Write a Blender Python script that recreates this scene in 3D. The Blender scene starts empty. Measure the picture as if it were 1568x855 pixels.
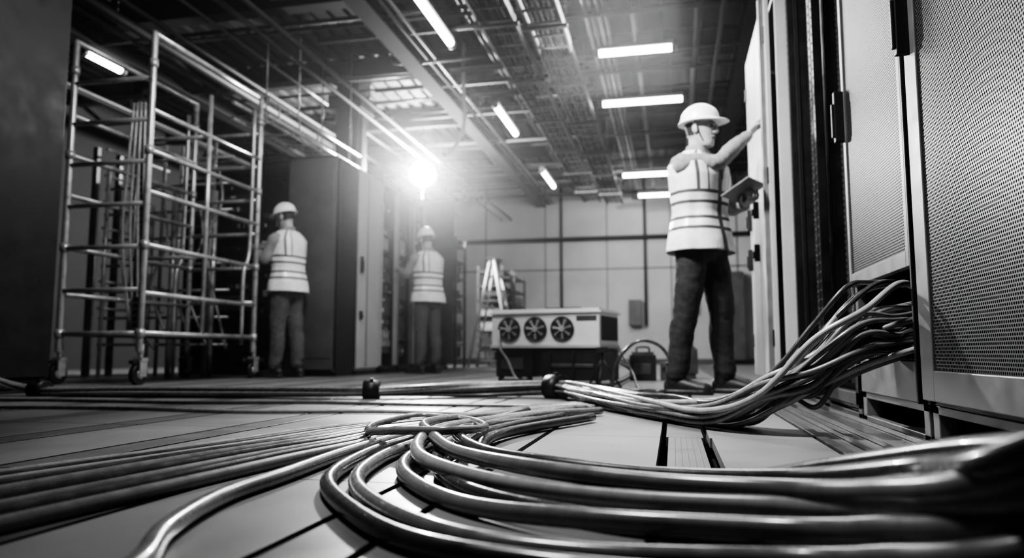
import bpy, math, random
from mathutils import Vector, Matrix, noise
random.seed(7)
D=bpy.data; C=bpy.context; rad=math.radians

# ------------------------------------------------------------------ materials
def mat(name,col,rough=.5,metal=0.,nscale=0,namt=.0,bump=0.,rvar=0.,emis=0.,stretch=None,coat=0.):
    m=D.materials.new(name); m.use_nodes=True; nt=m.node_tree; b=nt.nodes['Principled BSDF']
    b.inputs['Base Color'].default_value=(col,col,col,1); b.inputs['Roughness'].default_value=rough
    b.inputs['Metallic'].default_value=metal
    if coat: b.inputs['Coat Weight'].default_value=coat
    if emis:
        b.inputs['Emission Color'].default_value=(1,1,1,1); b.inputs['Emission Strength'].default_value=emis
    if nscale:
        tc=nt.nodes.new('ShaderNodeTexCoord'); mp=nt.nodes.new('ShaderNodeMapping')
        nt.links.new(tc.outputs['Object'],mp.inputs[0])
        if stretch: mp.inputs['Scale'].default_value=stretch
        n=nt.nodes.new('ShaderNodeTexNoise'); n.inputs['Scale'].default_value=nscale; n.inputs['Detail'].default_value=6
        nt.links.new(mp.outputs[0],n.inputs['Vector'])
        r=nt.nodes.new('ShaderNodeMapRange'); r.inputs[1].default_value=.3; r.inputs[2].default_value=.7
        r.inputs[3].default_value=max(0,col*(1-namt)); r.inputs[4].default_value=min(1,col*(1+namt))
        nt.links.new(n.outputs['Fac'],r.inputs[0]); nt.links.new(r.outputs[0],b.inputs['Base Color'])
        if rvar:
            q=nt.nodes.new('ShaderNodeMapRange'); q.inputs[1].default_value=.3; q.inputs[2].default_value=.7
            q.inputs[3].default_value=max(.05,rough-rvar); q.inputs[4].default_value=min(1,rough+rvar)
            nt.links.new(n.outputs['Fac'],q.inputs[0]); nt.links.new(q.outputs[0],b.inputs['Roughness'])
        if bump:
            k=nt.nodes.new('ShaderNodeBump'); k.inputs['Strength'].default_value=bump; k.inputs['Distance'].default_value=.01
            nt.links.new(n.outputs['Fac'],k.inputs['Height']); nt.links.new(k.outputs[0],b.inputs['Normal'])
    return m

def perf_mat(name,col,hole,a,r0,rough=.4,metal=.6):
    m=mat(name,col,rough,metal); nt=m.node_tree; b=nt.nodes['Principled BSDF']; L=nt.links
    tc=nt.nodes.new('ShaderNodeTexCoord'); sp=nt.nodes.new('ShaderNodeSeparateXYZ'); L.new(tc.outputs['Object'],sp.inputs[0])
    def M(op,x,y=None):
        n=nt.nodes.new('ShaderNodeMath'); n.operation=op
        for i,v in enumerate((x,y)):
            if v is None: continue
            if isinstance(v,(int,float)): n.inputs[i].default_value=v
            else: L.new(v,n.inputs[i])
        return n.outputs[0]
    bz=a*1.732
    def dist(off):
        u=M('MULTIPLY',M('SUBTRACT',M('FRACT',M('ADD',M('DIVIDE',sp.outputs['Y'],a),off)),.5),a)
        v=M('MULTIPLY',M('SUBTRACT',M('FRACT',M('ADD',M('DIVIDE',sp.outputs['Z'],bz),off)),.5),bz)
        return M('SQRT',M('ADD',M('MULTIPLY',u,u),M('MULTIPLY',v,v)))
    d=M('MINIMUM',dist(100.),dist(100.5)); mk=M('LESS_THAN',d,r0)
    mx=nt.nodes.new('ShaderNodeMix'); mx.data_type='RGBA'; L.new(mk,mx.inputs[0])
    mx.inputs[6].default_value=(col,col,col,1); mx.inputs[7].default_value=(hole,hole,hole,1)
    L.new(mx.outputs[2],b.inputs['Base Color'])
    inv=M('SUBTRACT',1.,mk); L.new(M('MULTIPLY',inv,metal),b.inputs['Metallic'])
    L.new(M('ADD',M('MULTIPLY',mk,.5),rough),b.inputs['Roughness']); L.new(M('MULTIPLY',inv,.5),b.inputs['Specular IOR Level'])
    k=nt.nodes.new('ShaderNodeBump'); k.inputs['Strength'].default_value=.6; k.inputs['Distance'].default_value=.002
    L.new(inv,k.inputs['Height']); L.new(k.outputs[0],b.inputs['Normal'])
    return m

M_floor=mat('floor_panel_laminate',.20,.40,0,3,.08,.03,.06)
M_strip=mat('floor_metal_strip',.18,.40,.5,8,.08,.02,.05)
M_sub=mat('subfloor_void',.005,.9,0,4,.3)
M_alu=mat('aluminium_trim',.22,.38,.8,8,.1,.02,.05)
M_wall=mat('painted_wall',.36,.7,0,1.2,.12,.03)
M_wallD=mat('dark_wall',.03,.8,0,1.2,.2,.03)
M_deck=mat('ceiling_deck_steel',.045,.6,.1,1.5,.35,.03,.1)
M_beam=mat('ceiling_beam_steel',.008,.85,0,2,.3)
M_pipe=mat('galvanised_pipe',.08,.45,.4,6,.2,.02,.1)
M_pipeD=mat('painted_pipe',.015,.6,.1,6,.2)
M_lamp=mat('lamp_tube_glow',1,.5,emis=13,nscale=1,namt=.01)
M_lampX=mat('work_lamp_glow',1,.5,emis=300,nscale=1,namt=.01)
M_house=mat('lamp_housing',.12,.5,.2,5,.1)
M_cab=mat('cabinet_paint_black',.009,.45,.1,8,.3,.02,.08)
M_cabG=mat('cabinet_paint_grey',.09,.45,.2,5,.15,.02,.08)
M_doorL=mat('cabinet_door_light',.42,.42,.1,4,.08,.02,.06)
M_frame=mat('cabinet_frame_silver',.18,.42,.4,10,.12,.03,.08)
M_perf=perf_mat('perforated_steel',.18,.002,.0108,.0041)
M_perfD=perf_mat('perforated_steel_dark',.06,.004,.03,.010)
M_rubber=mat('black_plastic',.012,.45,0,20,.3,.02)
M_eq=mat('equipment_grey',.07,.4,.3,12,.3,.02)
M_eqL=mat('equipment_light',.35,.4,.2,12,.2,.02)
M_led=mat('indicator_label_white',.7,.4,nscale=3,namt=.05)
M_scaf=mat('scaffold_tube_steel',.42,.34,.5,12,.18,.03,.1)
M_cabA=mat('cable_jacket_grey',.17,.28,0,25,.15,.02,.06,coat=.35)
M_cabB=mat('cable_jacket_light',.30,.28,0,25,.12,.02,.06,coat=.35)
M_cabC=mat('cable_jacket_dark',.045,.28,0,25,.2,.02,.06,coat=.35)
M_skin=mat('skin',.36,.5,0,14,.1,.03)
M_hair=mat('hair',.02,.6,0,60,.4,.3)
M_shirt=mat('work_shirt_cloth',.24,.85,0,40,.15,.15)
M_trous=mat('work_trousers_cloth',.022,.85,0,40,.2,.15)
M_trous2=mat('work_trousers_grey',.08,.85,0,40,.2,.15)
M_vest=mat('hi_vis_vest_cloth',.72,.8,0,30,.1,.1)
M_band=mat('reflective_band',.85,.4,.1,60,.08,.05)
M_bandD=mat('vest_band_edge',.08,.7,0,60,.1,.05)
M_helm=mat('hard_hat_plastic',.88,.28,0,4,.04,coat=.3)
M_boot=mat('boot_leather',.015,.5,0,30,.3,.1)
M_eye=mat('eye_dark',.01,.2,0,30,.1)
M_lip=mat('lip',.15,.5,0,30,.1)
M_white=mat('appliance_white',.62,.4,.0,6,.08,.02,.05)
M_screen=mat('tablet_glass',.03,.15,0,5,.1)

# ------------------------------------------------------------------ mesh builder
def cr(pts,n=8,closed=False):
    P=[Vector(p) for p in pts]; out=[]
    N=len(P); rng=N if closed else N-1
    for i in range(rng):
        if closed: a,b,c,d=P[(i-1)%N],P[i],P[(i+1)%N],P[(i+2)%N]
        else:
            b,c=P[i],P[i+1]; a=P[i-1] if i>0 else b*2-c; d=P[i+2] if i+2<N else c*2-b
        for k in range(n):
            t=k/n
            out.append(.5*((2*b)+(c-a)*t+(2*a-5*b+4*c-d)*t*t+(3*b-a-3*c+d)*t**3))
    if not closed: out.append(P[-1])
    return out
class MB:
    def __init__(s): s.v=[];s.f=[];s.m=[];s.s=[]
    def face(s,idx,m,sm=False): s.f.append(idx);s.m.append(m);s.s.append(sm)
    def box(s,x0,x1,y0,y1,z0,z1,m=0,M=None):
        if x0>x1:x0,x1=x1,x0
        if y0>y1:y0,y1=y1,y0
        b=len(s.v)
        for p in ((x0,y0,z0),(x1,y0,z0),(x1,y1,z0),(x0,y1,z0),(x0,y0,z1),(x1,y0,z1),(x1,y1,z1),(x0,y1,z1)):
            p=Vector(p); s.v.append(M@p if M else p)
        for q in ((0,3,2,1),(4,5,6,7),(0,1,5,4),(1,2,6,5),(2,3,7,6),(3,0,4,7)): s.face([b+i for i in q],m)
    def rings(s,rs,m=0,cap0=True,cap1=True,sm=True,closed=False):
        b=len(s.v); n=len(rs[0]); R=len(rs)
        for r in rs: s.v+= [Vector(p) for p in r]
        for i in range(R if closed else R-1):
            j=(i+1)%R
            for k in range(n):
                l=(k+1)%n; s.face([b+i*n+k,b+i*n+l,b+j*n+l,b+j*n+k],m,sm)
        if not closed:
            if cap0: s.face([b+k for k in range(n)][::-1],m)
            if cap1: s.face([b+(R-1)*n+k for k in range(n)],m)
    def tube(s,pts,r,m=0,seg=8,closed=False,rnd=False):
        P=[Vector(p) for p in pts]; n=len(P)
        if isinstance(r,(int,float)): r=[r]*n
        if rnd and not closed:
            t0=(P[0]-P[1]).normalized(); t1=(P[-1]-P[-2]).normalized(); r0,r1=r[0],r[-1]
            P=[P[0]+t0*r0*.95,P[0]+t0*r0*.6]+P+[P[-1]+t1*r1*.6,P[-1]+t1*r1*.95]
            r=[r0*.3,r0*.8]+list(r)+[r1*.8,r1*.3]; n=len(P)
        T=[]
        for i in range(n):
            if closed: t=P[(i+1)%n]-P[i-1]
            else: t=P[min(i+1,n-1)]-P[max(i-1,0)]
            T.append(t.normalized() if t.length>1e-9 else Vector((0,0,1)))
        u=T[0].orthogonal().normalized(); rs=[]
        for i in range(n):
            u=(u-T[i]*u.dot(T[i]))
            u=u.normalized() if u.length>1e-6 else T[i].orthogonal().normalized()
            w=T[i].cross(u)
            rs.append([P[i]+(u*math.cos(2*math.pi*k/seg)+w*math.sin(2*math.pi*k/seg))*r[i] for k in range(seg)])
        s.rings(rs,m,closed=closed)
    def ellip(s,c,rx,ry,rz,m=0,seg=20,M=None):
        rs=[]
        for i in range(1,seg):
            a=math.pi*i/seg-math.pi/2
            ring=[]
            for k in range(seg):
                q=2*math.pi*k/seg
                p=Vector((math.cos(a)*math.cos(q)*rx,math.cos(a)*math.sin(q)*ry,math.sin(a)*rz))
                if M: p=M@p
                ring.append(p+Vector(c))
            rs.append(ring)
        s.rings(rs,m)
    def mesh(s,name,mats):
        me=D.meshes.new(name); me.from_pydata([tuple(p) for p in s.v],[],s.f)
        for x in mats: me.materials.append(x)
        me.polygons.foreach_set('material_index',s.m); me.polygons.foreach_set('use_smooth',s.s); me.update(); return me
    def obj(s,name,mats,parent=None,bevel=0,loc=None):
        o=D.objects.new(name,s.mesh(name,mats)); C.collection.objects.link(o)
        if parent: o.parent=parent
        if loc: o.location=loc
        if bevel:
            b=o.modifiers.new('bevel','BEVEL'); b.width=bevel; b.segments=2; b.limit_method='ANGLE'; b.angle_limit=rad(50)
        return o
def empty(name,loc=(0,0,0),rz=0):
    e=D.objects.new(name,None); C.collection.objects.link(e); e.location=loc; e.rotation_euler=(0,0,rz); e.empty_display_size=.1; return e

# ------------------------------------------------------------------ room shell
XL,XR,YF,YB,ZC=-9.0,3.0,-2.2,17.6,4.45
fl=MB()
fl.box(XL,XR,YF,YB,-.5,-.10,2)
x=-.035-.5*18
while x<.42:
    for (ya,yb_,g) in ((YF,1.42,.009),(1.425,2.36,.016),(2.365,5.2,.009),(5.205,9.0,.008),(9.005,13.,.008),(13.005,YB,.008)):
        gg=g if (x>-.2 or g<.01) else .009
        a,b=max(x+gg,XL),x+.13-gg
        if b>a and b<XR: fl.box(a,b,ya,yb_,-.03,0,1)
        if gg>.01:
            for q in range(5): fl.box(x+.032+q*.016,x+.036+q*.016,ya,yb_,0,.0015,1)
        a,b=max(x+.13+gg,XL),x+.5-gg
        if x+.5>.42: b=.415
        if b>a: fl.box(a,b,ya,yb_,-.03,0,0)
    x+=.5
for a,b,z,m in ((.425,.455,.004,3),(.46,.50,-.004,1),(.505,.515,.008,3),(.52,.57,-.004,1),(.575,.59,.010,3),(.595,.68,-.002,3),(.685,.70,.012,3),(.705,XR,-.004,0)):
    fl.box(a,b,YF,YB,-.05,z,m)
fl.obj('floor',[M_floor,M_strip,M_sub,M_alu],bevel=.0015)
w=MB(); w.box(XL,XR,YB,YB+.2,-.5,ZC+.2,0)
for xx in [XL+1.5*i for i in range(9)]: w.box(xx-.012,xx+.012,YB-.012,YB,0,ZC,1)
w.box(XL,XR,YB-.015,YB,2.25,2.28,1)
w.obj('wall_back',[M_wall,M_pipe])
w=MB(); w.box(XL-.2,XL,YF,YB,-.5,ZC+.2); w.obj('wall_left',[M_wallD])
w=MB(); w.box(XR,XR+.2,YF,YB,-.5,ZC+.2); w.obj('wall_right',[M_wall])
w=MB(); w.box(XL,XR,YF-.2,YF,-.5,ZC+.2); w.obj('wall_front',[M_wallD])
c=MB(); c.box(XL,XR,YF,YB,ZC,ZC+.2,0)
x=XL
while x<XR:
    c.box(x,x+.11,YF,YB,ZC-.05,ZC+.01,0); x+=.22
for yy in [YF+2.2*i+.6 for i in range(9)]:
    c.box(XL,XR,yy-.09,yy+.09,ZC-.06,ZC-.05,1); c.box(XL,XR,yy-.012,yy+.012,ZC-.34,ZC-.06,1); c.box(XL,XR,yy-.09,yy+.09,ZC-.36,ZC-.34,1)
for xx in (-6.6,-3.1,.95):
    c.box(xx-.11,xx+.11,YF,YB,ZC-.40,ZC-.38,1); c.box(xx-.015,xx+.015,YF,YB,ZC-.4,ZC,1); c.box(xx-.11,xx+.11,YF,YB,ZC-.62,ZC-.60,1); c.box(xx-.015,xx+.015,YF,YB,ZC-.6,ZC-.4,1)
c.obj('ceiling',[M_deck,M_beam])
b=MB(); b.box(XL,XR,YB-.03,YB,0,.12); b.obj('baseboard_back',[M_cabG],bevel=.004)

# pipework
p=MB()
for i in range(44):
    yy=random.uniform(2.5,17); z=random.choice([3.92,3.98,4.04]); r=random.choice([.018,.025,.035])
    x0=random.choice([XL,-6.5,-4,-2]); x1=random.choice([-1,1,XR,XR])
    p.tube([(x0,yy,z),(x1,yy,z)],r,random.choice([0,1,1]),10)
for xx,z,r,k in ((-7.6,3.7,.05,1),(-7.3,3.6,.03,0),(-5.6,3.75,.06,1),(-5.2,3.7,.03,1),(-4.1,3.55,.03,1),(-3.85,3.55,.03,1),(-.35,3.95,.03,1),(.35,3.95,.045,1),(.6,3.9,.03,1),(1.5,3.7,.06,1),(-2.0,3.95,.03,1),
    (-.85,3.93,.02,0),(-.78,3.93,.02,1),(-.71,3.93,.02,0),(-.64,3.93,.02,1),(-2.9,3.9,.025,1),(-2.8,3.9,.02,0),(-2.15,4.1,.02,0),(-2.22,4.1,.02,0),(-4.9,3.9,.02,0),(-6.1,3.9,.03,1)):
    p.tube([(xx,YF,z),(xx,YB,z)],r,k,10)
for i in range(34):
    xx=random.uniform(-8,2.5); yy=random.uniform(3,17); p.tube([(xx,yy,3.9),(xx,yy,ZC)],.008,0,6)
for i in range(12):
    xx=random.uniform(-7.5,.5); yy=random.uniform(5,15); z=random.uniform(3.85,3.95)
    p.tube(cr([(xx,yy,ZC-.1),(xx,yy,z+.15),(xx+.1,yy,z),(xx+1.2,yy,z)],6),.02,0,8)
p.obj('ceiling_pipework',[M_pipe,M_pipeD])
t=MB()
for k,(xa,xb,z) in enumerate(((-1.87,-1.52,3.62),(-1.37,-1.02,3.55))):
    for xx in (xa,xb): t.box(xx-.012,xx+.012,1.5,16.3,z,z+.09,0)
    y=1.6
    while y<16.3: t.box(xa,xb,y,y+.03,z+.01,z+.03,0); y+=.3
    for i in range(6): t.tube([(xa+.04+i*.054,1.5,z+.055),(xa+.04+i*.054,16.3,z+.055)],.018,i%2,8)
    y=2.2
    while y<16.3:
        t.box(xa-.06,xb+.06,y,y+.04,z-.045,z-.005,0)
        for xx in (xa-.04,xb+.04): t.tube([(xx,y+.02,z-.03),(xx,y+.02,ZC)],.007,0,6)
        y+=1.6
t.obj('overhead_cable_tray',[M_pipe,M_pipeD])

# lights
def strip(x0,x1,y0,y1,z):
    m=MB(); a=Vector((x0,y0,z)); b_=Vector((x1,y1,z)); d=(b_-a).normalized()
    m.tube([a,b_],.042,0,14,rnd=True)
    m.tube([a-d*.05,a+d*.02],.05,1,14); m.tube([b_-d*.02,b_+d*.05],.05,1,14)
    n=Vector((-d.y,d.x,0))
    q=[a-n*.05,b_-n*.05,b_+n*.05,a+n*.05]; bb=len(m.v)
    for v in q: m.v.append(v+Vector((0,0,.035)))
    for v in q: m.v.append(v+Vector((0,0,.08)))
    for f in ((0,3,2,1),(4,5,6,7),(0,1,5,4),(1,2,6,5),(2,3,7,6),(3,0,4,7)): m.face([bb+i for i in f],1)
    for f in (.15,.85):
        c_=a.lerp(b_,f); m.tube([c_+Vector((0,0,.06)),(c_.x,c_.y,ZC)],.006,1,6)
    m.obj('ceiling_strip_light',[M_lamp,M_house])
for y0 in (6.35,9.95,13.85): strip(-2.42,-2.42,y0,y0+1.45,3.8)
for x0,x1,yy in ((-.8,.08,8.45),(-.92,.22,10.25),(-.92,.2,14.6),(-.7,.2,16.6)): strip(x0,x1,yy,yy,3.8)
strip(-6.72,-6.72,7.1,7.7,3.8)

# ------------------------------------------------------------------ cabinets
def feet_base(m,x0,x1,y0,y1,h,mt):
    for z0,z1 in ((0,.018),(h-.025,h)):
        m.box(x0,x1,y0,y0+.03,z0,z1,mt); m.box(x0,x1,y1-.03,y1,z0,z1,mt); m.box(x0,x0+.03,y0,y1,z0,z1,mt); m.box(x1-.03,x1,y0,y1,z0,z1,mt)
    for yy in (y0,y1-.05):
        for xx in (x0,x1-.05): m.box(xx,xx+.05,yy,yy+.05,0,h,mt)
def units(m,xf,sg,y0,y1,z0,z1,seed,mt=(2,3,4),dep=.75):
    rr=random.Random(seed); z=z0
    while z<z1-.1:
        h=rr.choice([.044,.088,.088,.132,.176])
        if rr.random()<.8:
            d=rr.uniform(0,.05); k=rr.choice(mt[:1]*5+mt[:2])
            m.box(xf+sg*(.05+d),xf+sg*dep,y0+.07,y1-.07,z+.003,min(z+h-.003,z1),k)
            for q in range(rr.randint(1,6)):
                yy=rr.uniform(y0+.1,y1-.12)
                m.box(xf+sg*(.045+d),xf+sg*(.06+d),yy,yy+rr.choice([.008,.02,.05]),z+h*.3,z+h*.6,rr.choice(mt))
        z+=h
def handle(m,xf,sg,y,z,L=.2,mt=1):
    m.box(xf-sg*.035,xf,y-.014,y+.014,z-L/2,z+L/2,mt); m.box(xf-sg*.045,xf-sg*.03,y-.009,y+.009,z-L/2+.02,z+L/2-.05,mt)
MATS=[M_cab,M_rubber,M_eq,M_eqL,M_led,M_frame,M_perf,M_doorL,M_cabG,M_perfD]
def shell(m,xf,sg,y0,y1,z0,z1,dep,mt):
    xb=xf+sg*dep
    m.box(xf+sg*.03,xb,y0,y0+.02,z0,z1,mt); m.box(xf+sg*.03,xb,y1-.02,y1,z0,z1,mt)
    m.box(xb-sg*.02,xb,y0,y1,z0,z1,mt); m.box(xf+sg*.03,xb,y0,y1,z1-.03,z1,mt); m.box(xf+sg*.03,xb,y0,y1,z0,z0+.03,mt)
def perf_door(m,xf,sg,y0,y1,z0,z1,st=.05,sr=None,bt=.09,mt=6,fr=5):
    sr=sr if sr is not None else st
    m.box(xf,xf+sg*.028,y0,y0+sr,z0,z1,fr); m.box(xf,xf+sg*.028,y1-st,y1,z0,z1,fr)
    m.box(xf,xf+sg*.028,y0+sr,y1-st,z0,z0+bt,fr); m.box(xf,xf+sg*.028,y0+sr,y1-st,z1-.08,z1,fr)
    m.box(xf+sg*.008,xf+sg*.016,y0+sr,y1-st,z0+bt,z1-.08,mt)
H=2.62; XF=.70
m=MB(); shell(m,XF,1,1.50,2.37,.11,H,1.1,0); perf_door(m,XF,1,1.53,2.345,.125,H-.02,.10,.05,.085)
feet_base(m,XF+.03,XF+1.1,1.52,2.36,.11,5); m.box(XF+.02,XF+.03,2.345,2.37,.11,H,1)
handle(m,XF,1,2.30,1.25,.22); 
for z in (.3,1.5,2.3): m.box(XF-.004,XF+.03,1.50,1.53,z,z+.08,1)
m.obj('server_cabinet',MATS,bevel=.003)
m=MB(); shell(m,XF,1,2.385,3.17,.11,H,1.1,0); perf_door(m,XF,1,2.40,3.16,.52,H-.02,.035,.03,.05)
m.box(XF+.02,XF+.03,2.385,3.17,.11,.235,5); m.box(XF,XF+.03,2.385,2.40,.11,H,1)
for q in range(24): m.box(XF+.012,XF+.022,2.44+q*.028,2.452+q*.028,.238,.25,1)
m.box(XF+.02,XF+.05,3.13,3.17,.11,.52,5)
feet_base(m,XF+.03,XF+1.1,2.39,3.16,.11,5)
units(m,XF+.02,1,2.40,3.15,.26,.52,5)
for q in range(7): m.box(XF+.06,XF+.09,2.47+q*.09,2.53+q*.09,.28,.33,3 if q%2 else 4)
for q in range(12): m.box(XF+.06,XF+.07,2.47+q*.05,2.475+q*.05,.35,.36,4)
handle(m,XF,1,3.145,1.22,.21)
m.obj('server_cabinet',MATS,bevel=.003)
m=MB(); shell(m,XF,1,.62,1.49,.11,H,1.1,0); perf_door(m,XF,1,.64,1.47,.52,H-.02,.05,.05,.05); feet_base(m,XF+.03,XF+1.1,.64,1.48,.11,5)
m.obj('server_cabinet',MATS,bevel=.003)
for k,(y0,y1) in enumerate(((3.19,3.86),(3.88,4.60))):
    m=MB(); shell(m,XF+.05,1,y0,y1,.09,H,1.05,0)
    for yy in (y0,y1-.045):
        m.box(XF+.02,XF+.06,yy,yy+.045,.05,H,0)
        z=.2
        while z<H-.1: m.box(XF+.017,XF+.0205,yy+.016,yy+.028,z,z+.012,5); z+=.045
    for yy in (y0+.10,y1-.14):
        m.box(XF+.12,XF+.15,yy,yy+.04,.1,H-.05,8)
        z=.14
        while z<H-.1: m.box(XF+.117,XF+.1205,yy+.013,yy+.027,z,z+.014,1); z+=.03
    m.box(XF+.02,XF+.06,y0,y1,H-.06,H,0); m.box(XF+.02,XF+.06,y0,y1,.05,.1,8)
    feet_base(m,XF+.03,XF+1.1,y0,y1,.06,8)
    units(m,XF+.2,1,y0,y1,.15,.6,30+k); 
    for z in (.9,1.4,1.9): m.box(XF+.2,XF+.9,y0+.05,y1-.05,z,z+.02,8)
    m.obj('open_server_rack',MATS,bevel=.003)
m=MB()
shell(m,.63,1,4.64,5.84,.06,2.52,1.1,7)
m.box(.60,.63,4.66,5.23,.1,2.5,7); m.box(.60,.63,5.25,5.82,.1,2.5,7); feet_base(m,.65,1.7,4.66,5.82,.06,1)
m.box(.57,.60,4.70,4.735,.1,2.5,5)
for z in (.95,1.25): handle(m,.60,1,5.72,z,.16); handle(m,.60,1,5.30,z,.12)
for z in (.3,1.3,2.2): m.box(.59,.60,5.79,5.83,z,z+.1,1); m.box(.59,.60,4.66,4.69,z,z+.1,1)
m.obj('electrical_cabinet',MATS,bevel=.004)

# left row
XLF=-3.6
m=MB(); shell(m,XLF,-1,7.45,8.0,.05,2.47,.62,8); perf_door(m,XLF,-1,7.48,7.98,.08,2.44,.03,.03,.05,9,0); feet_base(m,XLF-.6,XLF-.02,7.5,7.98,.05,1); 
m.box(XLF-.55,XLF-.05,7.44,7.45,.2,2.3,8)
m.obj('server_cabinet',MATS,bevel=.003)
m=MB(); shell(m,XLF,-1,8.02,8.68,.05,2.47,.62,7); m.box(XLF-.03,XLF,8.03,8.67,.08,2.45,7); handle(m,XLF,-1,8.08,1.3,.2); handle(m,XLF,-1,8.08,.7,.1); feet_base(m,XLF-.6,XLF-.02,8.04,8.66,.05,1)
m.box(XLF-.005,XLF+.012,8.26,8.275,.1,2.4,5)
m.obj('server_cabinet',MATS,bevel=.003)
for k,(y0,y1) in enumerate(((8.72,9.3),(9.32,9.9),(9.92,10.45))):
    m=MB(); shell(m,XLF-.02,-1,y0,y1,.05,2.5,.6,0)
    for yy in (y0,y1-.04): m.box(XLF-.05,XLF,yy,yy+.04,.03,2.5,7 if k!=1 else 5)
    m.box(XLF-.05,XLF,y0,y1,2.44,2.5,7); m.box(XLF-.05,XLF,y0,y1,.03,.1,0)
    units(m,XLF-.02,-1,y0,y1,.12,2.3,50+k,dep=.5); feet_base(m,XLF-.55,XLF,y0,y1,.05,1)
    m.obj('open_server_rack',MATS)
m=MB(); shell(m,XLF,-1,10.5,11.6,.05,2.6,.6,0); perf_door(m,XLF,-1,10.52,11.58,.08,2.58,.05,.05,.05,9,0); m.box(XLF,XLF+.42,10.48,10.5,.1,2.55,8); feet_base(m,XLF-.6,XLF,10.52,11.58,.05,1)
m.obj('server_cabinet',MATS)
for k,(y0,y1,h) in enumerate(((11.7,12.3,2.2),(13.4,14.3,1.9),(14.5,15.6,1.9))):
    m=MB(); xf=-3.5 if k==0 else -3.1
    for yy in (y0,y1-.04):
        for xx in (xf-.04,xf-.5): m.box(xx,xx+.04,yy,yy+.04,0,h,8)
    z=.1
    while z<h: m.box(xf-.5,xf,y0,y1,z,z+.025,8); z+=.28
    units(m,xf,-1,y0,y1,.1,h-.3,80+k,dep=.45)
    m.obj('open_server_rack',MATS)
for k,(x0,x1,yf) in enumerate(((-5.35,-4.8,7.75),(-4.78,-4.24,7.75),(-6.0,-5.4,8.1))):
    m=MB()
    m.box(x0,x1,yf+.75,yf+.8,.05,2.45,0); m.box(x0,x0+.02,yf,yf+.8,.05,2.45,0); m.box(x1-.02,x1,yf,yf+.8,.05,2.45,0)
    for xx in (x0,x1-.045):
        m.box(xx,xx+.045,yf,yf+.04,.05,2.45,0)
        z=.15
        while z<2.4: m.box(xx+.015,xx+.03,yf-.003,yf,z,z+.015,5); z+=.06
    m.box(x0,x1,yf,yf+.8,2.4,2.45,0); m.box(x0,x1,yf,yf+.8,0,.1,0)
    rr=random.Random(k+3); z=.12
    while z<2.2:
        h=rr.choice([.09,.14,.2,.3])
        if rr.random()<.65:
            m.box(x0+.05,x1-.05,yf+.06,yf+.6,z,z+h-.02,rr.choice([0,0,2]))
            for q in range(rr.randint(2,7)):
                xx=rr.uniform(x0+.06,x1-.1); m.box(xx,xx+rr.choice([.01,.03,.06]),yf+.05,yf+.062,z+h*.3,z+h*.55,rr.choice([3,5,4,2]))
        z+=h
    m.obj('open_server_rack',MATS)
m=MB(); shell(m,-4.08,-1,3.35,4.2,.06,3.45,1.1,0); m.box(-4.11,-4.08,3.37,4.18,.1,3.4,0); m.box(-4.085,-4.07,3.37,3.40,.1,3.35,1)
feet_base(m,-5.1,-4.1,3.4,4.15,.06,1); handle(m,-4.08,-1,3.5,1.3)
m.obj('tall_enclosure',MATS,bevel=.003)
m=MB(); m.box(-4.62,-4.28,9.4,9.74,0,ZC,0); m.box(-4.66,-4.24,9.36,9.78,0,.25,0); m.box(-4.7,-4.2,9.32,9.82,ZC-.75,ZC-.55,0)
m.box(-4.29,-4.25,9.5,9.6,0,ZC-.6,1)
m.obj('structural_column',[M_cab,M_pipe],bevel=.01)

# ------------------------------------------------------------------ scaffold
def caster(m,x,y,r=.085):
    m.tube([(x-.022,y,r),(x+.022,y,r)],r,1,24); m.tube([(x-.03,y,r),(x+.03,y,r)],r*.45,0,16)
    m.box(x-.04,x-.03,y-.03,y+.05,r-.02,2*r+.03,0); m.box(x+.03,x+.04,y-.03,y+.05,r-.02,2*r+.03,0); m.box(x-.045,x+.045,y-.02,y+.055,2*r+.02,2*r+.05,0)
    m.tube([(x,y+.02,2*r+.04),(x,y+.02,2*r+.16)],.022,0,12); m.box(x-.02,x+.02,y-.09,y-.02,2*r+.0,2*r+.03,1)
m=MB(); X0,X1,Ya,Yb=-5.02,-4.24,5.22,6.88; R=.027
for xx in (X0,X1):
    for i,yy in enumerate((Ya,Yb)):
        m.tube([(xx,yy,.28),(xx,yy,2.96)],R,0,12,rnd=True); caster(m,xx,yy)
        for z in (.42,1.15,1.95,2.7): m.tube([(xx,yy,z-.035),(xx,yy,z+.035)],.037,0,12)
    m.tube([(xx,6.02,.42),(xx,6.02,2.7)],R*.8,0,12)
    for z in (.42,.75,1.15,1.6,1.95,2.3,2.96): m.tube([(xx,Ya,z),(xx,Yb,z)],R*.85 if z<2.9 else R,0,10)
    m.tube(cr([(xx,Yb-.22,.42),(xx,Yb-.22,1.05),(xx,Yb-.14,1.25),(xx,Yb-.12,1.6),(xx,Yb-.12,2.8)],6),R*.7,0,10)
for yy in (Ya,Yb):
    z=.42
    while z<2.9: m.tube([(X0,yy,z),(X1,yy,z)],R*.75,0,10); z+=.36
for z in (1.15,2.3): m.tube([(X0,6.02,z),(X1,6.02,z)],R*.75,0,10)
m.box(X0+.05,X1-.05,Ya+.05,Yb-.05,.40,.43,2)
m.obj('mobile_scaffold_tower',[M_scaf,M_rubber,M_cabG])
m=MB()
for xx in (-4.20,-4.62):
    for z in (2.98,2.80): m.tube([(xx,Yb+.06,z),(xx,9.3,z)],.024,0,10)
y=Yb+.3
while y<9.3: m.tube([(-4.20,y,2.80),(-4.62,y,2.80)],.014,0,8); m.tube([(-4.20,y,2.80),(-4.20,y,2.98)],.014,0,8); y+=.45
for yy in (7.6,9.0):
    for xx in (-4.20,-4.62): m.tube([(xx,yy,2.98),(xx,yy,ZC)],.01,0,8)
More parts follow.
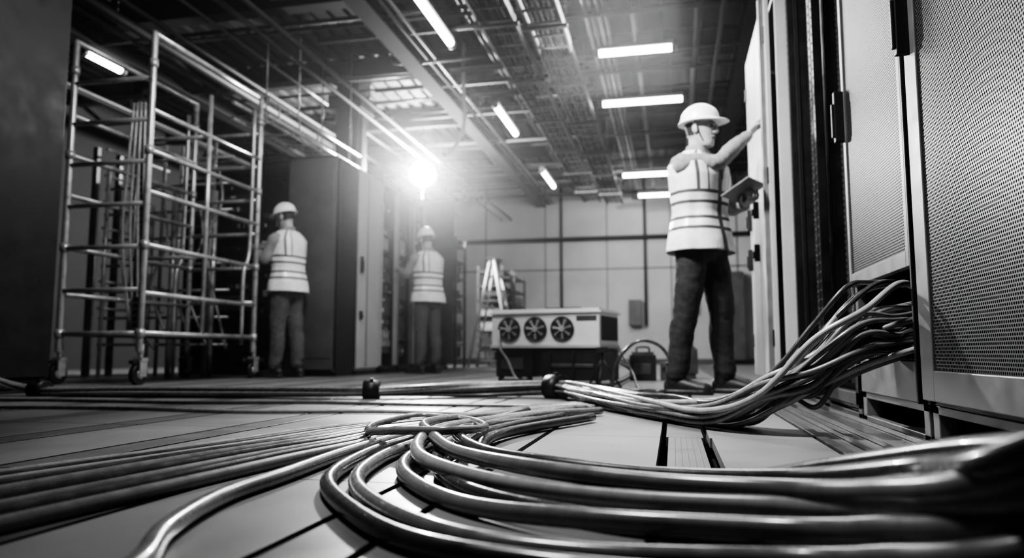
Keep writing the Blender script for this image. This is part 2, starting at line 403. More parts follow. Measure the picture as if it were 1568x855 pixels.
for q in range(3): m.tube(cr([(-4.3-.06*q,7.0,2.87),(-4.28-.06*q,7.4,2.86+.02*q),(-4.35,8.2,2.83),(-4.4,9.2,2.83)],8),.012,1,8)
m.obj('overhead_ladder_rack',[M_scaf,M_cabB])
m=MB(); rr=random.Random(4)
for i in range(9):
    xx=-6.3+.18*i+rr.uniform(-.05,.05); yy=rr.uniform(6.95,7.5); h=rr.uniform(1.7,2.9)
    m.tube([(xx,yy,0),(xx,yy,h)],rr.choice([.012,.02,.03]),0,8)
for i in range(8):
    z=.35+.3*i; m.tube([(-6.4,7.2,z),(-4.75,7.2,z)],.016,0,8); m.tube([(-6.2,6.95,z+.1),(-6.2,8.0,z+.1)],.016,0,8)
for i in range(6):
    a=(-6.0+.22*i,7.15,rr.uniform(1.6,2.5)); m.tube(cr([a,(a[0]+.15,7.0,a[2]-.4),(a[0]-.05,7.05,a[2]-.9),(a[0]+.2,7.1,.3)],8),.014,1,8)
for yy in (7.0,7.35): m.box(-6.42,-6.36,yy,yy+.05,0,2.6,2)
m.obj('pipe_storage_rack',[M_scaf,M_cabB,M_cabG])
m=MB()
m.box(-4.86,-4.76,5.85,5.89,.45,2.75,0); z=.5
while z<2.7: m.box(-4.835,-4.785,5.845,5.85,z,z+.03,1); z+=.06
for q in range(4): m.tube(cr([(-4.9+.04*q,5.8,2.6),(-4.92+.06*q,5.78,1.9),(-4.95+.08*q,5.8,1.3),(-4.9+.04*q,5.9,.44)],8),.014,2,8)
m.obj('vertical_cable_manager',[M_cabG,M_rubber,M_cabB])
# ------------------------------------------------------------------ ladder
m=MB(); lx,ly=-3.0,12.3
for sg in (-1,1):
    for s2 in (-1,1):
        a=Vector((lx+s2*.38,ly+sg*.28,0)); b_=Vector((lx+s2*.03,ly+sg*.17,1.86))
        m.tube([a,b_],.026 if s2>0 else .02,0,8)
for s2 in (-1,1):
    for i in range(1,7):
        f=i/7; xx=lx+s2*(.38-.35*f); w_=.28-.11*f
        m.box(xx-.03,xx+.03,ly-w_,ly+w_,1.86*f-.01,1.86*f+.015,0)
m.box(lx-.1,lx+.1,ly-.2,ly+.2,1.85,1.89,1); m.tube([(lx-.22,ly-.24,.8),(lx+.22,ly-.24,.8)],.008,0,6)
m.obj('step_ladder',[M_doorL,M_cabG])

# ------------------------------------------------------------------ fan cooling unit on black cart
e=empty('portable_cooling_unit',(-.98,6.25,0),rad(-11))
m=MB()
m.box(-.47,.47,-.28,.30,.30,.62,0); m.box(-.49,.49,-.30,.32,.585,.60,0); m.box(-.48,.48,-.295,.31,.30,.325,4)
m.box(-.05,.25,-.1,.15,.62,.64,1); m.box(.28,.45,-.285,-.28,.52,.56,2)
for q in range(10): m.box(.472,.478,-.22+q*.05,-.195+q*.05,.36,.56,1)
for q,cx in enumerate((-.31,-.075,.16)):
    c0=Vector((cx,-.285,.455))
    m.tube([c0+Vector((0,.02,0)),c0+Vector((0,-.004,0))],.095,1,32)
    m.tube([c0+Vector((math.cos(a)*.095,-.006,math.sin(a)*.095)) for a in [2*math.pi*i/32 for i in range(32)]],.007,1,8,closed=True)
    for rr_ in (.055,.078): m.tube([c0+Vector((math.cos(a)*rr_,-.016,math.sin(a)*rr_)) for a in [2*math.pi*i/28 for i in range(28)]],.0014,2,6,closed=True)
    for i in range(7):
        a=2*math.pi*i/7
        r1=[c0+Vector((math.cos(a+t)*r,-.010-.004*s,math.sin(a+t)*r)) for r,t,s in ((.02,0,0),(.085,.15,0),(.085,.42,1),(.02,.5,1))]
        bb=len(m.v); m.v+=r1; m.face([bb,bb+1,bb+2,bb+3],3)
    m.tube([c0+Vector((0,0,0)),c0+Vector((0,-.02,0))],.024,3,20)
    for i in range(4):
        a=math.pi*i/2+.78; m.tube([c0+Vector((0,-.018,0)),c0+Vector((math.cos(a)*.092,-.014,math.sin(a)*.092))],.0025,2,6)
m.obj('fan_housing',[M_white,M_rubber,M_eq,M_eqL,M_doorL],parent=e,bevel=.006)
m=MB()
m.box(-.45,-.12,-.24,.24,.06,.28,0); m.box(-.02,.48,-.27,.27,.035,.28,0); m.box(-.48,.5,-.27,.28,.28,.298,0)
for xx in (.05,.25,.45): m.box(xx-.01,xx+.01,-.285,-.27,.05,.27,0)
m.box(.06,.42,-.28,-.27,.14,.17,1); m.box(-.40,-.2,-.25,-.24,.12,.22,1)
for xx,yy in ((-.42,-.2),(-.16,-.2),(.02,-.22),(.44,-.22),(-.42,.2),(.44,.2)): m.tube([(xx-.015,yy,.035),(xx+.015,yy,.035)],.035,0,16)
m.tube(cr([(-.4,-.3,.45),(-.36,-.36,.3),(-.3,-.34,.2),(-.22,-.36,.06),(-.1,-.4,.012)],8),.01,2,8)
m.obj('equipment_cart',[M_rubber,M_eq,M_cabB],parent=e,bevel=.006)
m=MB(); m.box(-.40,-.16,7.0,7.25,0,.24,0); m.box(-.38,-.18,7.02,7.23,.24,.27,1); m.box(-.36,-.2,6.993,7.0,.06,.16,1); m.box(-.12,.04,7.1,7.3,0,.17,2); m.box(-.10,.02,7.095,7.10,.08,.13,0)
m.tube(cr([(-.34,7.1,.27),(-.33,7.1,.31),(-.23,7.1,.31),(-.22,7.1,.27)],5),.01,0,8)
m.obj('tool_case',[M_rubber,M_eq,M_cabG],bevel=.008)
m=MB(); m.box(.0,.22,7.6,7.85,0,.32,0); m.box(.02,.2,7.62,7.83,.32,.42,1); m.box(-.02,.24,7.58,7.6,.05,.3,2)
m.obj('equipment_crate',[M_eq,M_rubber,M_eq],bevel=.006)
m=MB(); m.box(-1.35,-1.05,5.55,5.72,.0,.03,0); m.box(-1.3,-1.1,5.57,5.70,.03,.055,0)
m.tube(cr([(-1.1,5.6,.04),(-.8,5.45,.012),(-.5,5.5,.012),(-.3,5.6,.1),(-.42,5.7,.2)],8),.009,0,8)
m.obj('power_distribution_strip',[M_rubber],bevel=.004)
m=MB()
for a in (0.4,2.5,4.6): m.tube([(-.5,5.35,.22),(-.5+.14*math.cos(a),5.35+.14*math.sin(a),.008)],.008,0,8)
m.tube([(-.5,5.35,.20),(-.5,5.35,.27)],.012,0,8); m.box(-.54,-.46,5.32,5.38,.26,.30,0)
m.obj('floor_stand',[M_rubber])
m=MB()
m.tube(cr([(-.45,5.9,.25),(-.38,5.5,.27),(-.28,5.25,.12),(-.22,5.05,.012),(-.1,4.9,.012),(.02,5.0,.012),(.05,5.15,.012)],8),.010,0,8)
m.tube(cr([(-.42,5.2,.012),(-.38,5.2,.2),(-.24,5.2,.34),(-.08,5.2,.30),(.0,5.2,.14),(-.02,5.15,.012),(-.2,5.0,.012),(-.5,5.1,.012),(-.9,5.3,.012),(-1.2,5.2,.012)],10),.012,0,10)
m.obj('loose_power_cable',[M_cabC])
m=MB(); m.tube(cr([(-2.62,9.0,ZC-.1),(-2.62,9.0,3.9),(-2.6,9.0,3.45),(-2.62,9.0,3.15),(-2.72,9.0,2.95),(-2.85,9.02,2.87)],10),.024,0,10); m.tube([(-2.85,9.02,2.87),(-2.92,9.03,2.84)],.035,1,12)
m.obj('hanging_hose',[M_led,M_rubber])
e=empty('work_floodlight',(-4.22,12.0,0),rad(14))
m=MB(); m.tube([(0,0,0),(0,0,3.2)],.025,1,12); m.tube([(0,0,0),(0,0,.03)],.15,1,20)
m.tube([(.0,.12,3.37),(.0,.02,3.37)],.17,1,28); m.tube([(-.22,.05,3.2),(-.22,.05,3.37)],.012,1,8); m.tube([(.22,.05,3.2),(.22,.05,3.37)],.012,1,8); m.tube([(-.22,.05,3.2),(.22,.05,3.2)],.012,1,8)
m.obj('mast',[M_lampX,M_rubber],parent=e)
m=MB(); m.ellip((0,-.02,3.37),.22,.09,.22,0,20); m.obj('lamp_lens',[M_lampX],parent=e)
m=MB(); m.tube([(-5.5,YB-.1,3.0),(XR,YB-.1,3.0)],.05,0,12)
for xx in (-2.6,-.6,.35): m.tube([(xx,YB-.06,0.9),(xx,YB-.06,ZC)],.03,0,10)
m.box(-1.0,-.7,YB-.2,YB,.9,1.5,1); m.box(.2,.5,YB-.2,YB,1.2,1.8,1); m.box(1.1,1.6,YB-.3,YB,.1,2.1,1)
m.obj('wall_conduit',[M_pipeD,M_cabG])

# ------------------------------------------------------------------ cables
mb=MB()
center=[(1.0,2.72,.42),(.80,2.66,.42),(.66,2.56,.41),(.55,2.50,.35),(.44,2.50,.24),(.32,2.55,.13),(.18,2.66,.045),(-.02,2.98,.035),(-.25,3.4,.04),(-.45,3.85,.05),(-.66,4.22,.055),(-1.15,4.25,.04),(-1.69,3.98,.036),(-2.4,3.88,.03),(-3.1,3.80,.028),(-3.75,3.78,.03),(-4.05,3.72,.10),(-4.3,3.68,.18)]
spread=[.05,.10,.115,.115,.105,.095,.095,.09,.08,.07,.055,.06,.042,.05,.05,.038,.03,.03]
rr=random.Random(12)
for i in range(34):
    a=rr.uniform(0,2*math.pi); q=rr.uniform(.25,1.); tw=rr.uniform(-1.6,1.6); pts=[]
    zo=rr.uniform(-.17,.04)
    for k,(cx,cy,cz) in enumerate(center):
        aa=a+tw*k/6+rr.uniform(-.45,.45); s=spread[k]*q
        z=cz+math.sin(aa)*s*(1 if k<5 else .7 if k<12 else .5)+(zo if k<3 else zo*.6 if k<5 else 0)
        if k>=6: z=max(.010,z)
        t=(Vector(center[min(k+1,17)])-Vector(center[max(k-1,0)])); t.z=0; t.normalize(); n=Vector((-t.y,t.x,0))
        p_=Vector((cx,cy,z))+n*math.cos(aa)*s*(1.2 if k>4 else .8)
        if k<3: p_.y=max(2.43,min(3.1,p_.y)); p_.z=max(.26,min(.49,p_.z))
        pts.append(p_)
    mb.tube(cr(pts,10),rr.choice([.0085,.009,.0105]),rr.choice([0,0,1,1,1,2]),10)
for k,tw in ((10,.3),(12,0),(15,0)):
    c0=Vector(center[k]); t=(Vector(center[k+1])-Vector(center[k-1])); t.z=0; t.normalize(); n=Vector((-t.y,t.x,0)); s=spread[k]*1.25+.012
    ring=lambda o,ex:[c0+t*o+n*math.cos(x_)*(s+ex)+Vector((0,0,math.sin(x_)*(s*.85+ex)+.008)) for x_ in [2*math.pi*i/28 for i in range(28)]]
    mb.rings([ring(-.045,0),ring(-.045,.004),ring(.045,.004),ring(.045,0)],3)
    mb.box(-.01,.01,-.035,.035,0,.018,3,Matrix.Translation(c0+Vector((0,0,s*.85+.005)))@Matrix.Rotation(.4,4,'Z'))
mb.obj('cable_bundle',[M_cabA,M_cabB,M_cabC,M_rubber])

mb=MB()
for q,(z0,dx) in enumerate(((.40,0),(.36,.05),(.33,.1),(.31,-.03),(.29,.08),(.35,.14),(.30,.16),(.38,.18))):
    pts=[(.95,2.5+dx,z0-.03),(.78,2.48+dx,z0-.03),(.68,2.46+dx*.8,z0-.05),(.56,2.5+dx*.5,z0-.10),(.46,2.56,z0-.16),(.34,2.62,z0*.35),(.2,2.72+dx*.4,.03),(0,2.98+dx*.6,.014+.01*(q%3)),(-.2,3.3+dx,.012+.012*(q%3)),(-.42,3.5+dx,.012),(-.62,3.25+dx,.012),(-.78,2.8+dx*.6,.012)]
    if q%2: pts+=[(-.98-.02*q,2.3,.012),(-1.1-.02*q,1.75,.012),(-1.25-.02*q,1.1,.012),(-1.4,.4,.012)]
    else: pts+=[(-.80+.02*q,2.45,.012),(-.70+.01*q,2.1,.012),(-.62,1.75,.012)]
    mb.tube(cr(pts,10),.0095,[0,2,0,1][q%4],10)
for q in range(6):
    o=q*.06; pts=[(-.45+o*.2,3.35,.012),(-.62+o*.15,3.05,.014),(-.78+o*.3,2.62,.012),(-.97+o*.5,2.2,.012),(-1.06+o*.75,1.9,.012),(-1.15+o*.9,1.6,.012),(-1.22+o,1.2,.012),(-1.3+o*1.05,.6,.012),(-1.35+o*1.1,.0,.012)]
    mb.tube(cr(pts,10),.0145 if q%3 else .0125,[2,0,2,0,2,0][q],12)
rr=random.Random(31)
for q in (1,4):
    y0=2.5+.16*q; pts=[(-.35,3.2+.05*q,.012)]+[(-.7-.55*k+rr.uniform(-.05,.05),y0+.35+rr.uniform(-.07,.07)-.04*k,.0095) for k in range(9)]
    mb.tube(cr(pts,10),.0085,q%2,10)
mb.obj('data_cable_run',[M_cabA,M_cabB,M_cabC])

mb=MB()
TAIL=lambda z:[(.86,.80,z+.1),(.70,.72,z+.09),(.50,.66,z+.05)]
paths={
'a':TAIL(.13)+[(.291,.73,.09),(.208,.836,.05),(.121,.908,.025),(-.106,.919,.016),(-.287,.971,.016),(-.466,1.134,.016),(-.60,1.346,.016),(-.665,1.60,.016),(-.68,1.85,.016),(-.66,2.2,.016),(-.56,2.7,.02),(-.42,3.2,.02)],
'b':TAIL(.15)+[(.302,.754,.11),(.216,.881,.07),(.127,.971,.045),(-.121,1.049,.03),(-.323,1.165,.016),(-.478,1.34,.016),(-.575,1.538,.02),(-.62,1.85,.02),(-.60,2.122,.03),(-.50,2.7,.03),(-.3,3.1,.02)],
'c':TAIL(.18)+[(.303,.753,.13),(.227,.924,.085),(.14,1.064,.055),(-.085,1.18,.035),(-.311,1.297,.032),(-.505,1.468,.042),(-.602,1.722,.05),(-.63,2.0,.05),(-.60,2.44,.035),(-.45,2.9,.03)],
'd':TAIL(.21)+[(.296,.734,.155),(.225,.913,.105),(.142,1.074,.075),(-.0345,1.171,.062),(-.238,1.286,.06),(-.4526,1.53,.05),(-.60,1.80,.055),(-.72,2.1,.05),(-.74,2.45,.035),(-.65,2.8,.02)],
'g':TAIL(.24)+[(.287,.7085,.175),(.272,.956,.125),(.164,1.20,.07),(-.04,1.35,.045),(-.277,1.47,.045),(-.43,1.62,.045),(-.56,1.9,.05),(-.57,2.3,.03),(-.40,2.75,.02)],
'a2':TAIL(.10)+[(.31,.68,.06),(.22,.79,.03),(.10,.85,.016),(-.12,.862,.016),(-.33,.93,.016),(-.50,1.10,.016),(-.65,1.33,.016),(-.715,1.60,.016),(-.73,1.9,.016),(-.68,2.3,.016),(-.55,2.8,.04)],
'b2':TAIL(.17)+[(.33,.80,.085),(.24,.93,.05),(.13,1.03,.02),(-.10,1.11,.016),(-.30,1.23,.016),(-.43,1.39,.018),(-.51,1.6,.02),(-.53,1.85,.03),(-.52,2.2,.03),(-.4,2.7,.03)],
'c2':TAIL(.19)+[(.31,.77,.145),(.235,.95,.10),(.15,1.11,.045),(-.07,1.235,.016),(-.28,1.345,.016),(-.45,1.50,.016),(-.55,1.70,.020),(-.59,1.95,.02),(-.57,2.35,.02),(-.5,2.95,.02)],
}
ci={'a':0,'b':0,'c':1,'d':0,'g':2,'a2':2,'b2':2,'c2':0}
for k,v in paths.items(): mb.tube(cr(v,10),.0155,ci[k],16)
mb.tube(cr([(-.591,.55,.0155),(-.60,.74,.0155),(-.695,.927,.0155),(-.759,1.153,.0155),(-.77,1.374,.0155),(-.79,1.752,.0155),(-.76,2.15,.0155),(-.60,2.6,.0155),(-.45,3.0,.0155)],10),.0155,0,16)
mb.tube(cr([(-.846,1.977,.04),(-.70,1.82,.06),(-.54,1.76,.07),(-.50,1.95,.06),(-.62,2.25,.05),(-.8,2.6,.025),(-.95,2.65,.025),(-.95,2.3,.03)],10,True),.011,0,12)
mb.tube(cr([(.9,.9,.26),(.70,.86,.26),(.5,.78,.22),(.36,.72,.185),(.33,.95,.15),(.25,1.22,.09),(.1,1.42,.03),(-.1,1.50,.02),(-.33,1.62,.02),(-.47,1.80,.02),(-.50,2.2,.02),(-.3,2.8,.02)],10),.0155,2,16)
mb.obj('power_cable_coil',[M_cabA,M_cabB,M_cabC])

# ------------------------------------------------------------------ people
def remesh(mbuild,name,mats,vox,fn,sm=3,parent=None,namp=0,nfr=9,zr=None):
    o=mbuild.obj(name+'_raw',mats); 
    r=o.modifiers.new('r','REMESH'); r.mode='VOXEL'; r.voxel_size=vox
    s=o.modifiers.new('s','SMOOTH'); s.iterations=sm; s.factor=.5
    dg=C.evaluated_depsgraph_get(); me=D.meshes.new_from_object(o.evaluated_get(dg))
    D.objects.remove(o)
    me.materials.clear()
    for x in mats: me.materials.append(x)
    if namp:
        nn=[v.normal.copy() for v in me.vertices]
        for v,n in zip(me.vertices,nn):
            q=Vector((v.co.x*nfr+v.co.z*3,v.co.y*nfr,v.co.z*nfr*1.1+v.co.y*4)); a=noise.noise(q)+.5*noise.noise(q*2.3)+.35*noise.noise(q*4.5)
            v.co+=n*a*namp
    for p_ in me.polygons:
        p_.use_smooth=True; p_.material_index=fn(p_.center)
    o=D.objects.new(name,me); C.collection.objects.link(o); o.parent=parent; return o
def hand(m,w,d,n,side,curl=.5,thumb=1.):
    w=Vector(w); d=Vector(d).normalized(); n=Vector(n); n=(n-d*n.dot(d)).normalized(); s=d.cross(n).normalized()*side
    rs=[]
    for f,hw,ht in ((-.035,.026,.021),(0,.028,.020),(.03,.037,.018),(.06,.042,.016),(.085,.041,.014),(.095,.036,.010)):
        rs.append([w+d*f+s*math.cos(a)*hw+n*math.sin(a)*ht for a in [2*math.pi*i/16 for i in range(16)]])
    m.rings(rs)
    for k,(off,L) in enumerate(((.031,.072),(.0105,.08),(-.0105,.075),(-.031,.058))):
        pts=[w+d*.078+s*off,w+d*.09+s*off*1.12]; cur=d.copy(); c_=curl*(1+.12*k)
        for j,l in enumerate((.45,.32,.26)):
            ang=c_*(.5,.9,.7)[j]; cur=((cur+s*off*.8).normalized()*math.cos(ang)+ (n-cur*n.dot(cur)).normalized()*math.sin(ang)).normalized()
            pts.append(pts[-1]+cur*L*l)
        m.tube(pts,[.0095,.0092,.0088,.008,.0065],0,10,rnd=True)
    p=w+d*.02+s*.026; q=(d*.55+s*.75+n*.35*thumb).normalized(); q2=(d*.85+s*.15+n*.5*thumb).normalized()
    m.tube([p,p+q*.035,p+q*.035+q2*.028,p+q*.035+q2*.05],[.014,.0115,.0098,.0075],0,10,rnd=True)
TOR=[(.84,.085,.13,0),(.90,.118,.165,0),(.97,.125,.175,0),(1.06,.118,.165,0),(1.16,.114,.160,.0),(1.28,.124,.175,.005),(1.39,.132,.192,.005),(1.46,.124,.195,0),(1.51,.10,.165,-.005),(1.55,.078,.115,-.008),(1.585,.064,.07,-.008),(1.61,.060,.062,-.005)]
def lerpT(z):
    for a,b_ in zip(TOR,TOR[1:]):
        if a[0]<=z<=b_[0]:
            t=(z-a[0])/(b_[0]-a[0])
            return [a[i]+(b_[i]-a[i])*t for i in range(4)]
    return TOR[-1] if z>1 else TOR[0]
def person(base,heading,feet,arms,head,trous,lean=0.,puff=0.):
    E=empty('construction_worker',(base[0],base[1],0),rad(heading))
    sh=lambda z:lean*max(0,(z-.95))
    m=MB(); n=28; rs=[]
    for z,rx,ry,fx in TOR:
        rs.append([(fx+sh(z)+rx*math.cos(a),ry*math.copysign(abs(math.sin(a))**.85,math.sin(a)),z) for a in [2*math.pi*i/n for i in range(n)]])
    m.rings(rs)
    m.tube([(sh(1.59)-.008+.062*math.cos(a),.066*math.sin(a),1.585-.015*math.cos(a)) for a in [2*math.pi*i/24 for i in range(24)]],.014,0,8,closed=True)
    for side,(fp,yaw,bend) in zip((1,-1),feet):
        hip=Vector((0,.092*side,.93)); ank=Vector((fp[0],fp[1],.10)); kn=hip.lerp(ank,.49)+Vector((bend,0,0)); 
        m.tube(cr([hip+Vector((0,0,.03)),hip.lerp(kn,.45)+Vector((.008,0,0)),kn,kn.lerp(ank,.4)+Vector((-.012,0,0)),ank+Vector((0,0,.04))],4),[.098,.1,.1,.098,.096,.093,.09,.085,.08,.077,.078,.078,.076,.074,.072,.071,.072],0,18,rnd=True)
    for side,(el,wr,hd,hn,curl) in zip((1,-1),arms):
        s0=Vector((sh(1.49),.176*side,1.462)); el=Vector(el); wr=Vector(wr)
        m.tube(cr([s0-Vector((0,.05*side,-.0)),s0+Vector((0,.02*side,-.01)),s0.lerp(el,.5)+Vector((0,.008*side,0)),el,el.lerp(wr,.5),wr-(wr-el).normalized()*.03],4),
            [.05,.056,.063,.069,.072,.073,.07,.067,.064,.061,.059,.057,.056,.055,.054,.052,.05,.047,.044,.042,.040],0,16,rnd=True)
    remesh(m,'clothed_body',[M_shirt,trous],.0095,lambda c_:1 if c_.z<1.0 and abs(c_.x)<.26 else 0,4,E,namp=.009,nfr=8)
    m=MB(); n=96; z=.90; rs=[]; zs=[]
    while z<1.56: zs.append(z); z+=.011
    for z in zs:
        _,rx,ry,fx=lerpT(max(z,.97)); tt=min(1,max(0,(z-1.46)/.1)); o=(.022+puff)*(1-tt)+.014*tt; fl_=max(0,(1.15-z))*.14
        ring=[]
        for i in range(n):
            a=2*math.pi*i/n; wv=.004*math.sin(a*7+z*4)*max(0,1.3-z)*3+.009*noise.noise(Vector((math.cos(a)*2.5,math.sin(a)*2.5,z*7)))
            ring.append((fx+sh(z)+(rx+o+fl_+wv)*math.cos(a),(ry+o+fl_+wv)*math.copysign(abs(math.sin(a))**.85,math.sin(a)),z))
        rs.append(ring)
    for r in rs: m.v+=[Vector(p_) for p_ in r]
    for i in range(len(rs)-1):
        z=zs[i]
        for k in range(n):
            l=(k+1)%n; p_=Vector(rs[i][k]); fr=p_.x>sh(z)
            if fr and z>1.36 and abs(p_.y)<(z-1.36)*.42: continue
            mt=0
            for zb in (1.03,1.19):
                if zb<=z<zb+.085: mt=2
                if zb+.018<=z<zb+.066: mt=1
            if z>1.275:
                ak=abs(((k+.5)/n*360+90)%180-90)
                if 24<ak<47: mt=2
                if 28<ak<43: mt=1
            if fr and k in (0,n-1): mt=2
            m.face([i*n+k,i*n+l,(i+1)*n+l,(i+1)*n+k],mt,True)
    o=m.obj('hi_vis_vest',[M_vest,M_band,M_bandD],parent=E); so=o.modifiers.new('s','SOLIDIFY'); so.thickness=.006
    for side,(el,wr,hd,hn,curl) in zip((1,-1),arms):
        m=MB(); hand(m,wr,hd,hn,side,curl)
        el=Vector(el);wr=Vector(wr)
        m.tube([wr-(wr-el).normalized()*.10,wr],[.032,.028],0,14,rnd=True)
        remesh(m,'hand_'+('left' if side>0 else 'right'),[M_skin],.0032,lambda c_:0,2,E)
    for side,(fp,yaw,bend) in zip((1,-1),feet):
        m=MB(); Mx=Matrix.Translation((fp[0],fp[1],0))@Matrix.Rotation(rad(yaw),4,'Z')
        rs=[]
        for f,hw,zc,hh in ((-.085,.025,.05,.03),(-.075,.038,.05,.042),(-.04,.043,.055,.052),(.02,.042,.058,.055),(.07,.045,.05,.047),(.13,.052,.042,.04),(.18,.048,.038,.036),(.205,.034,.035,.03),(.215,.015,.032,.018)):
            rs.append([Mx@Vector((f,math.cos(a)*hw,max(.012,zc+math.sin(a)*hh))) for a in [2*math.pi*i/20 for i in range(20)]])
        m.rings(rs); m.tube([Mx@Vector((-.025,0,.06)),Mx@Vector((-.02,0,.13)),Mx@Vector((-.02,0,.2))],[.05,.052,.055],0,18)
        ol=[(-.09,.03),(-.06,.044),(0,.044),(.06,.046),(.12,.054),(.17,.052),(.205,.038),(.222,.015)]
        loop=[(a,b_) for a,b_ in ol]+[(a,-b_) for a,b_ in ol[::-1]]
        m.rings([[Mx@Vector((a,b_,z)) for a,b_ in loop] for z in (.001,.024)],0,sm=False)
        remesh(m,'boot_'+('left' if side>0 else 'right'),[M_boot],.006,lambda c_:0,2,E)
    hc=Vector((head[0]+sh(1.7),0,1.715)); Mh=Matrix.Translation(hc)@Matrix.Rotation(rad(head[1]),4,'Z')@Matrix.Rotation(rad(head[2]),4,'Y')
    m=MB(); rs=[]
    prof=[(-.125,.030,.030,.045),(-.118,.045,.042,.04),(-.10,.063,.052,.027),(-.075,.078,.060,.012),(-.045,.088,.067,.004),(-.01,.094,.073,0),(.03,.099,.077,-.004),(.065,.096,.076,-.006),(.095,.08,.064,-.006),(.112,.055,.045,-.006),(.121,.02,.018,-.005)]
    for z,rx,ry,fx in prof:
        ring=[]
        for i in range(32):
            a=2*math.pi*i/32; c1,s1=math.cos(a),math.sin(a); x_=fx+rx*c1; y_=ry*s1
            if c1>.3 and -.01<z<.02: x_-=.008*max(0,1-abs(abs(y_)-.03)/.022)
            if c1>.3 and .02<=z<.05: x_+=.004
            ring.append(Mh@Vector((x_,y_,z)))
        rs.append(ring)
    m.rings(rs)
    T_=lambda x_,y_,z:Mh@Vector((x_,y_,z))
    m.tube([T_(.09,0,.02),T_(.102,0,-.005),T_(.114,0,-.028),T_(.104,0,-.038)],[.008,.010,.013,.010],0,10,rnd=True)
    for s_ in (1,-1):
        m.ellip(T_(.1,s_*.011,-.033),.01,.009,.008,0,10)
        m.ellip(T_(-.005,s_*.079,-.008),.022,.009,.033,0,14,Mh.to_3x3())
        m.tube([T_(.088,s_*.012,.03),T_(.09,s_*.03,.034),T_(.078,s_*.048,.028)],.006,0,8,rnd=True)
        m.ellip(T_(.078,s_*.031,.006),.013,.013,.011,0,10)
    m.tube([T_(.082,.022,-.064),T_(.094,0,-.062),T_(.082,-.022,-.064)],.007,0,8,rnd=True)
    m.tube([T_(.078,.02,-.075),T_(.089,0,-.076),T_(.078,-.02,-.075)],.007,0,8,rnd=True)
    m.tube([Vector((sh(1.5)-.01,0,1.53)),Vector((sh(1.6)-.0,0,1.61)),T_(-.015,0,-.05)],[.064,.058,.057],0,20,rnd=True)
    Mi=Mh.inverted()
    def fh(c_):
        q=Mi@c_
        if q.z>-.06 and q.x<-.02 and abs(q.y)<.074 and q.z>-.055-q.x*.2: return 1
        if q.x>.07 and .024<q.z<.038 and .012<abs(q.y)<.05: return 1
        if q.x>.08 and -.003<q.z<.012 and .02<abs(q.y)<.042: return 2
        if q.x>.086 and -.078<q.z<-.06 and abs(q.y)<.02: return 3
        return 0
    remesh(m,'head',[M_skin,M_hair,M_eye,M_lip],.0042,fh,2,E)
    m=MB(); rs=[]; zb=.035
    for i in range(15):
        f=i/14; a=f*math.pi/2; rs.append([T_(-.002+.128*math.cos(a)**.8*math.cos(q),.108*math.cos(a)**.8*math.sin(q),zb+.02+.105*math.sin(a)) if i<14 else T_(-.002+.004*math.cos(q),.004*math.sin(q),zb+.125) for q in [2*math.pi*k/40 for k in range(40)]])
    brim=[]
    for (ex,dz) in ((.0,.02),(.012,.012),(.014,.004),(.0,.004)):
        brim.append([T_(-.002+(.128+ex)*math.cos(q)+(max(0,math.cos(q))**2*.045*(ex/.012)),(.108+ex)*math.sin(q),zb+dz-max(0,math.cos(q))*.008*(ex>0)) for q in [2*math.pi*k/40 for k in range(40)]])
    m.rings(brim[::-1]+rs[1:],0,cap0=True,cap1=True)
    for yy in (-.03,0,.03): m.tube([T_(-.002+(.124-abs(yy)*.2)*math.cos(a),yy,zb+.022+(.108-abs(yy)*.12)*math.sin(a)) for a in [math.pi*(.12+.76*k/14) for k in range(15)]],.007,0,8,rnd=True)
    for s_ in (1,-1): m.tube([T_(.0,s_*.10,zb+.01),T_(.015,s_*.083,-.03),T_(.035,s_*.062,-.085),T_(.04,0,-.125)],.0035,1,6)
    for s_ in (1,-1):
        m.tube([T_(.106,s_*.004,.010),T_(.108,s_*.020,.020),T_(.104,s_*.045,.018),T_(.098,s_*.052,.006),T_(.102,s_*.04,-.010),T_(.107,s_*.016,-.010)],.0022,1,6,closed=True)
        m.tube([T_(.098,s_*.052,.012),T_(.05,s_*.078,.012),T_(0,s_*.083,.008)],.0022,1,6)
    m.obj('hard_hat',[M_helm,M_rubber],parent=E)
    return E

person((.19,4.86),-40,
  feet=(((.03,.18),30,.03),((-.08,-.16),22,.01)),
  arms=(((.03,.285,1.235),(.235,.165,1.205),(.8,-.45,.15),(-.1,-.2,1),.9),
        ((.155,-.02,1.46),(.225,.235,1.68),(.22,.58,.60),(.77,.64,0),.35)),
  head=(.02,18,0),trous=M_trous,puff=.014)
e=empty('tablet_computer',(0,0,0)); 
m=MB(); Mx=Matrix.Translation((.19,4.86,0))@Matrix.Rotation(rad(-40),4,'Z')@Matrix.Translation((.30,.05,1.27))@Matrix.Rotation(rad(12),4,'Z')@Matrix.Rotation(rad(-28),4,'Y')
m.box(-.10,.10,-.14,.14,-.006,.004,0,Mx); m.box(-.09,.09,-.128,.128,.004,.0055,1,Mx)
m.obj('tablet_body',[M_frame,M_screen],parent=e,bevel=.003)
person((-4.0,7.13),168,
  feet=(((.05,.11),8,.015),((-.06,-.10),-5,.0)),
  arms=(((.12,.23,1.24),(.36,.13,1.36),(.8,-.2,.4),(.2,-.9,-.2),.7),((.10,-.235,1.25),(.34,-.12,1.42),(.8,.2,.3),(.2,.9,-.2),.7)),
  head=(.035,4,12),trous=M_trous2,lean=.05,puff=.012)
person((-3.05,8.95),150,
  feet=(((.02,.12),10,.01),((-.02,-.12),-10,.01)),
  arms=(((.14,.24,1.26),(.38,.18,1.34),(.9,-.2,.2),(.1,-.9,-.2),.6),((.14,-.24,1.28),(.38,-.13,1.42),(.9,.1,.3),(.1,.9,-.2),.6)),
  head=(.03,-8,8),trous=M_trous2,lean=.04,puff=.012)

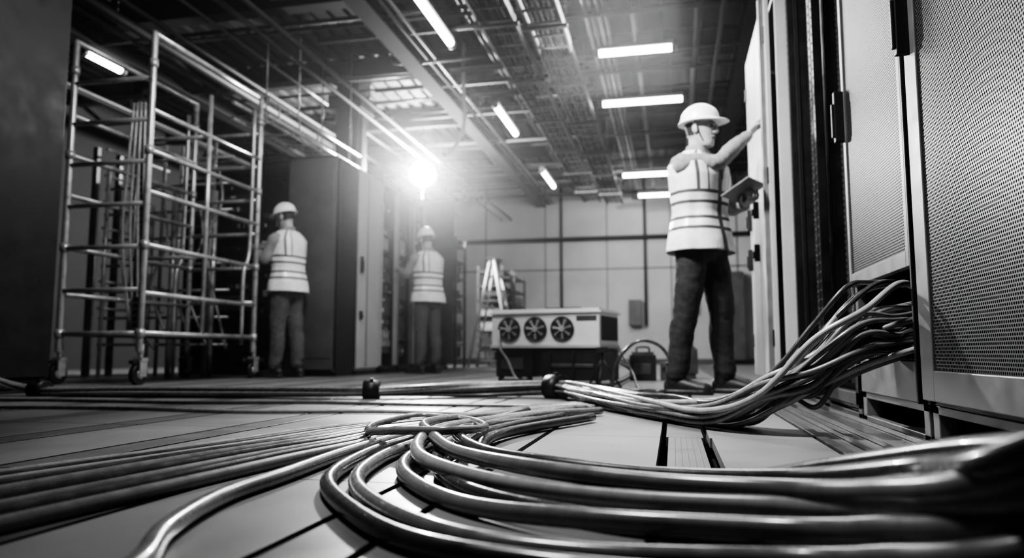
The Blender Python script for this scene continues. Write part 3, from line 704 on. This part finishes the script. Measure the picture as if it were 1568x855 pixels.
# ------------------------------------------------------------------ lights
def area(name,loc,target,size,en,spread=180):
    l=D.lights.new(name,'AREA'); l.size=size; l.energy=en; l.spread=rad(spread); o=D.objects.new(name,l); C.collection.objects.link(o)
    o.location=loc; o.rotation_euler=(Vector(target)-Vector(loc)).to_track_quat('-Z','Y').to_euler(); return o
def pt(name,loc,r,en):
    l=D.lights.new(name,'POINT'); l.shadow_soft_size=r; l.energy=en; o=D.objects.new(name,l); C.collection.objects.link(o); o.location=loc
pt('floodlight_bulb',(-4.16,11.75,3.37),.12,1500)
area('key_area_light',(-1.2,2.0,3.5),(.1,2.7,.1),.4,55,75)  # added unseen key from upper left; cone narrowed so left foreground stays dark
area('aisle_fill_light',(-.6,7.6,3.6),(-.8,5.6,0),1.5,90)  # added area light with no fixture, fills the middle aisle floor
area('worker_fill_light',(-1.4,2.9,3.3),(.2,4.8,1.5),.4,38,60)  # extra light without a fixture, added to brighten the right-hand worker's face
area('rear_wall_fill_light',(-1.0,14.5,3.5),(-1,17.5,1.5),2.0,100)  # added fill, no fixture modelled; strength set for back wall brightness
area('aisle_fill_light',(-1.8,4.4,3.6),(-3.3,6.0,.6),1.0,95,140)  # added fill with no fixture; aim and spread lift the left cable bundle
w=D.worlds.new('world'); C.scene.world=w; w.use_nodes=True; nt=w.node_tree; nt.nodes['Background'].inputs[0].default_value=(.5,.5,.5,1); nt.nodes['Background'].inputs[1].default_value=.1
vs=nt.nodes.new('ShaderNodeVolumeScatter'); vs.inputs['Density'].default_value=.0055; vs.inputs['Anisotropy'].default_value=.90
nt.links.new(vs.outputs[0],nt.nodes['World Output'].inputs['Volume'])

# ------------------------------------------------------------------ camera
cam=D.cameras.new('camera'); co=D.objects.new('camera',cam); C.collection.objects.link(co); C.scene.camera=co
co.location=(0,0,.26); co.rotation_euler=(rad(90+5.74),0,rad(12.3)); cam.sensor_width=36; cam.lens=25.83; cam.clip_start=.02
cam.dof.use_dof=True; cam.dof.focus_distance=1.95; cam.dof.aperture_fstop=2.3
C.scene.view_settings.view_transform='AgX'
try: C.scene.view_settings.look='AgX - High Contrast'
except Exception: pass
C.scene.view_settings.exposure=-.1
